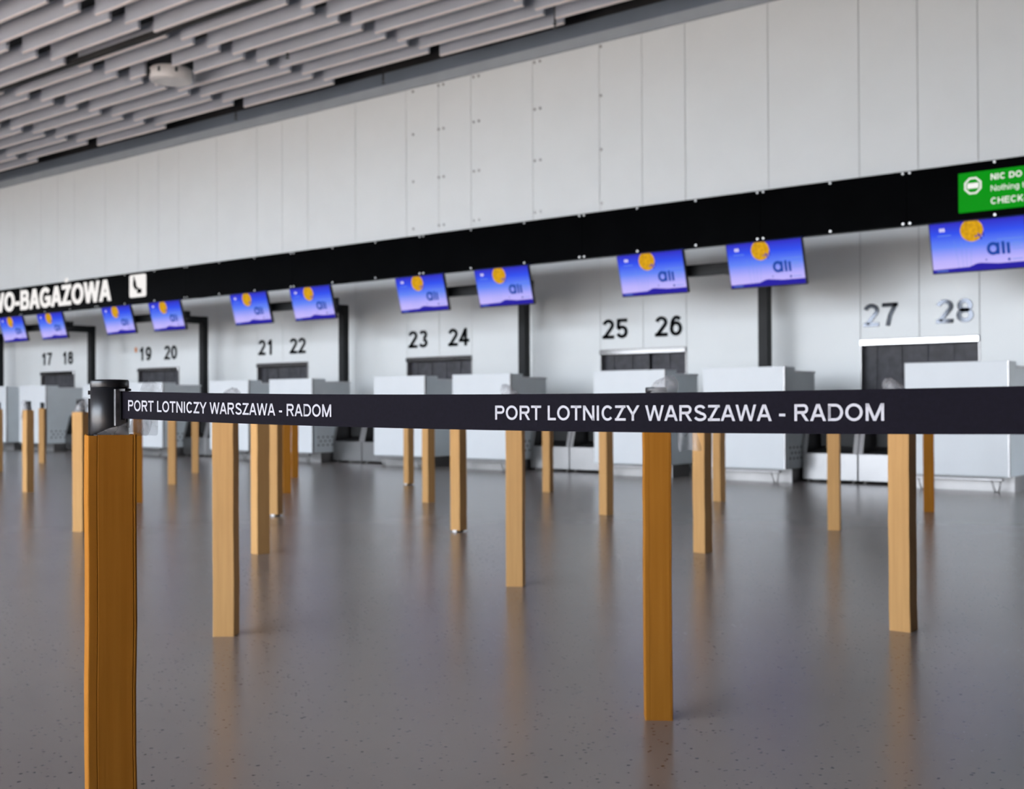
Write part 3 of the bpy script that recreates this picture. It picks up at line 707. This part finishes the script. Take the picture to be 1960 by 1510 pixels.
# x, y, visible angle of the left face (degrees), sleeve, bag (lean side in picture: +1 right, -1 left, 0 none), tail, lift, label
POSTS = [
 (-15.699, 8.005, 62, 'tan', 0, 0, 0, 'cardboard-wrapped barrier post cut off by the left edge of the photo'),
 (-11.758, 6.322, 58, 'tan', -1, .10, 0, 'two-toned cardboard-wrapped post topped with film, second from the left edge'),
 (-17.495, 9.645, 22, 'tan', 0, 0, 0, 'small far cardboard-wrapped post beneath number 17, third from the left edge'),
 (-7.772, 4.584, 35, 'tan', 1, .17, 0, 'light tan wrapped post with a big clear bag, just left of the nearest post'),
 (-1.806, 1.120, 5, 'brown', 9, 0, 0, 'nearest and largest cardboard-wrapped barrier post, its black head holding the belt'),
 (-9.625, 6.265, 6, 'brown', 0, 0, 0, 'brown cardboard-wrapped post almost hidden behind the right edge of the nearest post'),
 (-11.490, 7.934, 11, 'tan', 0, 0, 0, 'slim tan wrapped post standing alone just right of the nearest post'),
 (-13.147, 9.443, 5, 'tan', 1, .07, 0, 'slim far tan wrapped post close to the left of the wide pale post'),
 (-3.806, 2.879, 15, 'tan', 1, 0, 0, 'wide pale wrapped post under the first word WARSZAWA on the belt'),
 (-5.706, 4.576, 62, 'tan', 0, 0, 0, 'two-toned wrapped post, leftmost and nearest of the four clustered left of RADOM'),
 (-7.526, 6.197, 33, 'tan', 0, 0, .012, 'wrapped post second from left in the tight cluster of four, its sleeve slightly lifted'),
 (-9.346, 7.845, 4, 'brown', 1, .06, 0, 'brown wrapped post third from left in the tight cluster of four'),
 (-11.246, 9.568, 8, 'brown', 0, 0, 0, 'brown wrapped post, rightmost and farthest in the tight cluster of four'),
 (-9.160, 9.470, 51, 'tan', 0, 0, .012, 'slimmest and leftmost of the three wrapped posts under the blank middle of the belt'),
 (-7.378, 7.892, 50, 'tan', 0, 0, 0, 'middle one of the three wrapped posts under the blank middle of the belt'),
 (-5.512, 6.211, 38, 'tan', -1, .05, .012, 'rightmost of three posts under the blank belt middle, white scrap at foot'),
 (-3.656, 4.555, 10, 'tan', -1, 0, 0, 'pale wrapped post under the second word PORT, film peeking above the belt'),
 (-7.218, 9.533, 28, 'tan', 0, 0, 0, 'small far wrapped post just right of the pale post under the second word PORT'),
 (-5.363, 7.880, 43, 'tan', 0, 0, 0, 'two-toned wrapped post just left of the film-hooded brown post'),
 (-1.796, 2.903, 4, 'brown', 8, 0, 0, 'brown wrapped post with a clear film hood and hanging film under the second WARSZAWA'),
 (-3.542, 6.254, 33, 'tan', 0, 0, 0, 'two-toned wrapped post close to the right of the film-hooded brown post'),
 (-5.237, 9.561, 36, 'tan', 1, .04, 0, 'slim far wrapped post, touching the two-toned post right of the film-hooded brown one'),
 (-3.404, 7.913, 7, 'tan', 0, 0, 0, 'slim pale wrapped post standing alone under the second word RADOM'),
 (-1.696, 4.616, 20, 'tan', -1, 0, 0, 'wide pale wrapped post at right with a brown scuff near the belt'),
 (-3.329, 9.667, 6, 'brown', 0, 0, 0, 'slim brown wrapped post at far right, behind the wide scuffed one'),
]
GP = 'cardboard-wrapped barrier posts standing in a grid'
near = hooded = scuffed = None
for i, (x, y, th, key, bag, tail, lift, lab) in enumerate(POSTS):
    c_ = Vector((-x, -y)).normalized(); d_ = -c_; left = Vector((-d_.y, d_.x)); a_ = math.radians(th)
    # th is the turn of the face seen at the left of the post
    nl = math.cos(a_)*c_ + math.sin(a_)*left
    if key == 'brown': nl = math.cos(a_)*c_ - math.sin(a_)*left     # brown posts show one broad face, turned a little to the right
    yaw = math.atan2(nl.y, nl.x) + PI/2                              # local -Y is that face
    t_ = empty('barrier_post', (x, y, 0), lab, 'barrier post', GP, yaw)
    sleeve(t_, SLEEVE_W[key], i, key, key == 'brown', lift)
    hd = head(t_, bag in (8, 9))
    if lift:
        mb = MB(); mb.lathe([(.036, 0), (.036, lift+.01)], n=16); mb.build('pole', 'head_black', t_)
        mb = MB(); mb.box(-.015, .018, -.050, -.043, 0, lift+.004); mb.build('scrap', 'foot_white', t_)
    rp = math.atan2(-left.y, -left.x) - yaw                          # local direction pointing right in the picture
    if bag in (1, -1): hood(t_, rp + (PI if bag < 0 else 0), {8: .992, 16: 1.022, 23: 1.02}.get(i, .974+random.uniform(0, .012)), .045, .03 if i not in (16, 23) else .045, .855, tail, .06)
    if bag == 9: near = (t_, hd, rp, c_, yaw)
    if bag == 8: hooded = (t_, hd, rp)
    if 'scuff' in lab and key == 'tan': scuffed = t_
# scuff mark on the sleeve of the pale post at right
mb = MB()
mb.quad([(-.012+.0, -.0438, .832), (-.004, -.0438, .826), (.012, -.0438, .830), (.006, -.0438, .838), (.001, -.0438, .846), (-.005, -.0438, .840)]); mb.build('scuff_mark', 'brown', scuffed)

# nearest post: head with receiver rails, belt clip plate, film gathered round its foot
t_, hd, rp, c_, yaw = near
def world_part(mb_, name, key, parent):               # part given in world coordinates
    o = mb_.build(name, key, parent); o.matrix_parent_inverse = Matrix.Translation(t_.location) @ Matrix.Rotation(yaw, 4, 'Z'); o.matrix_parent_inverse.invert(); return o
X0, Y0 = -1.806, 1.120
def headpt(ang, r, z): return (X0+r*math.cos(ang), Y0+r*math.sin(ang), z)
ca = math.atan2(c_.y, c_.x); 
def rail_at(off, r0_, r1_, wd, z0, z1):
    a = ca+math.radians(off); d = Vector((math.cos(a), math.sin(a))); n_ = Vector((-d.y, d.x)); mb_ = MB()
    p = [Vector((X0, Y0))+d*r0_-n_*wd, Vector((X0, Y0))+d*r1_-n_*wd, Vector((X0, Y0))+d*r1_+n_*wd, Vector((X0, Y0))+d*r0_+n_*wd]
    mb_.loft([[(q.x, q.y, z) for q in p] for z in (z0, z1)], 0, True); return mb_
world_part(rail_at(-100, .026, .0345, .006, .872, .937), 'receiver_rail', 'head_black', hd)
world_part(rail_at(-100, .026, .0355, .004, .944, .951), 'release_tab', 'head_black', hd)
world_part(rail_at(32, .027, .0350, .0105, .890, .953), 'clip_plate', 'head_grey', hd)
world_part(rail_at(62, .026, .0355, .003, .886, .955), 'receiver_rail', 'head_black', hd)
# film on the near post: a gathered collar rising to the right, and a flap behind the belt
rows = []
vd = Vector((-c_.x, -c_.y)); rg = Vector((vd.y, -vd.x))         # into the picture, to the right in the picture
def pic(a, d, z): return (X0+rg.x*a+vd.x*d, Y0+rg.y*a+vd.y*d, z)
for j in range(5):
    q = j/4
    rows.append([pic(-.026+i*.0118, -.036+.004*math.sin(i*2.1+j)+.010*max(0, i-5)*.5, .872+.000*i + q*(.004+.0042*i)+.0015*math.sin(i*1.9+j)) for i in range(10)])
mb = MB(); mb.loft(rows, closed=False, sm=True)
rows = []
for j in range(5):
    q = j/4
    rows.append([pic(.030+.0072*i+.025*q, .012+.012*math.sin(i*1.3+j)+.02*q, .874+q*.093+.004*math.sin(i*1.1)) for i in range(6)])
mb.loft(rows, closed=False, sm=True)
o = world_part(mb, 'plastic_bag', 'film', t_); o['label'] = 'clear crumpled plastic film'; md = o.modifiers.new('sub', 'SUBSURF'); md.levels = md.render_levels = 2

# the film-hooded brown post: hood peaked to the right and a tail below the belt
t2, hd2, rp2 = hooded
o = hood(t2, rp2, 1.006, .044, .034, .865)
mb = MB(); rows = []
for j in range(7):
    q = j/6
    rows.append([(.052+.009*i*(.8+.5*q)+.012*q, -.02+.012*math.sin(i*1.5+j*.7), .90-.118*q-.004*abs(i-1.5)*q+.003*i*q) for i in range(7)])
mb.loft(rows, closed=False, sm=True); o = mb.build('bag_tail', 'film', t2); o.rotation_euler = (0, 0, rp2); o['label'] = 'loose end of the clear film hanging down'; md = o.modifiers.new('sub', 'SUBSURF'); md.levels = md.render_levels = 2

# next post of the belt, just outside the picture at right
t3 = empty('barrier_post', (.205, 1.20, 0), 'cardboard-wrapped barrier post at the far end of the belt, beyond the right edge', 'barrier post', GP, .5)
sleeve(t3, .083, 99, 'brown', True); head(t3, True)

# ------------------------------------------------------------------ the belt
BX0, BX1 = -1.7715, .170
def by(x): return 1.120+.040*(x+1.806)
def bz(x): return .926-.0125*(1-min(1, ((x+.79)/.985)**2))
bt = empty('barrier_belt', (BX0, by(BX0), .926), 'black webbing belt with white lettering stretched across the picture between two posts', 'barrier belt')
def btm(x, y, z): return (x-BX0, y-by(BX0), z-.926)
mb = MB(); n = 90; rows = []
for i in range(n+1):
    x = BX0+(BX1-BX0)*i/n; z = bz(x); wv = .0006*math.sin(x*9); hw = .0235
    rows.append([btm(x, by(x)-.0008+wv, z-hw), btm(x, by(x)-.0008, z), btm(x, by(x)-.0008-wv, z+hw), btm(x, by(x)+.0008-wv, z+hw), btm(x, by(x)+.0008, z), btm(x, by(x)+.0008+wv, z-hw)])
mb.loft(rows, caps=True); mb.build('webbing', 'webbing', bt)
polys, TL = text_polys('PORT LOTNICZY WARSZAWA - RADOM', .160)
for xs_, ln in ((-1.752, .494), (-.960, .512)):
    mb = MB(); k = ln/TL
    for p in polys:
        f_ = []
        for a, c in p:
            x = xs_+a*k; f_.append(btm(x, by(x)-.0015-.0002, bz(x)-.0235+.0139+c*.0183))
        ar = sum(f_[i-1][0]*f_[i][2]-f_[i][0]*f_[i-1][2] for i in range(len(f_)))
        mb.quad(f_ if ar > 0 else f_[::-1])
    o = mb.build('lettering', 'print_white', bt); o['label'] = 'white printed words PORT LOTNICZY WARSZAWA - RADOM, '+('left' if xs_ < -1.5 else 'right')+' one'
mb = MB(); mb.box(.0, .020, -.006, .006, .0235, .0275); mb.box(.0, .004, -.004, .004, -.026, .0275); mb.build('belt_clip', 'head_black', bt)
mb = MB(); L = BX1-BX0; mb.box(L-.012, L+.0005, by(BX1)-by(BX0)-.004, by(BX1)-by(BX0)+.004, -.026, .0265); mb.build('belt_clip', 'head_black', bt)
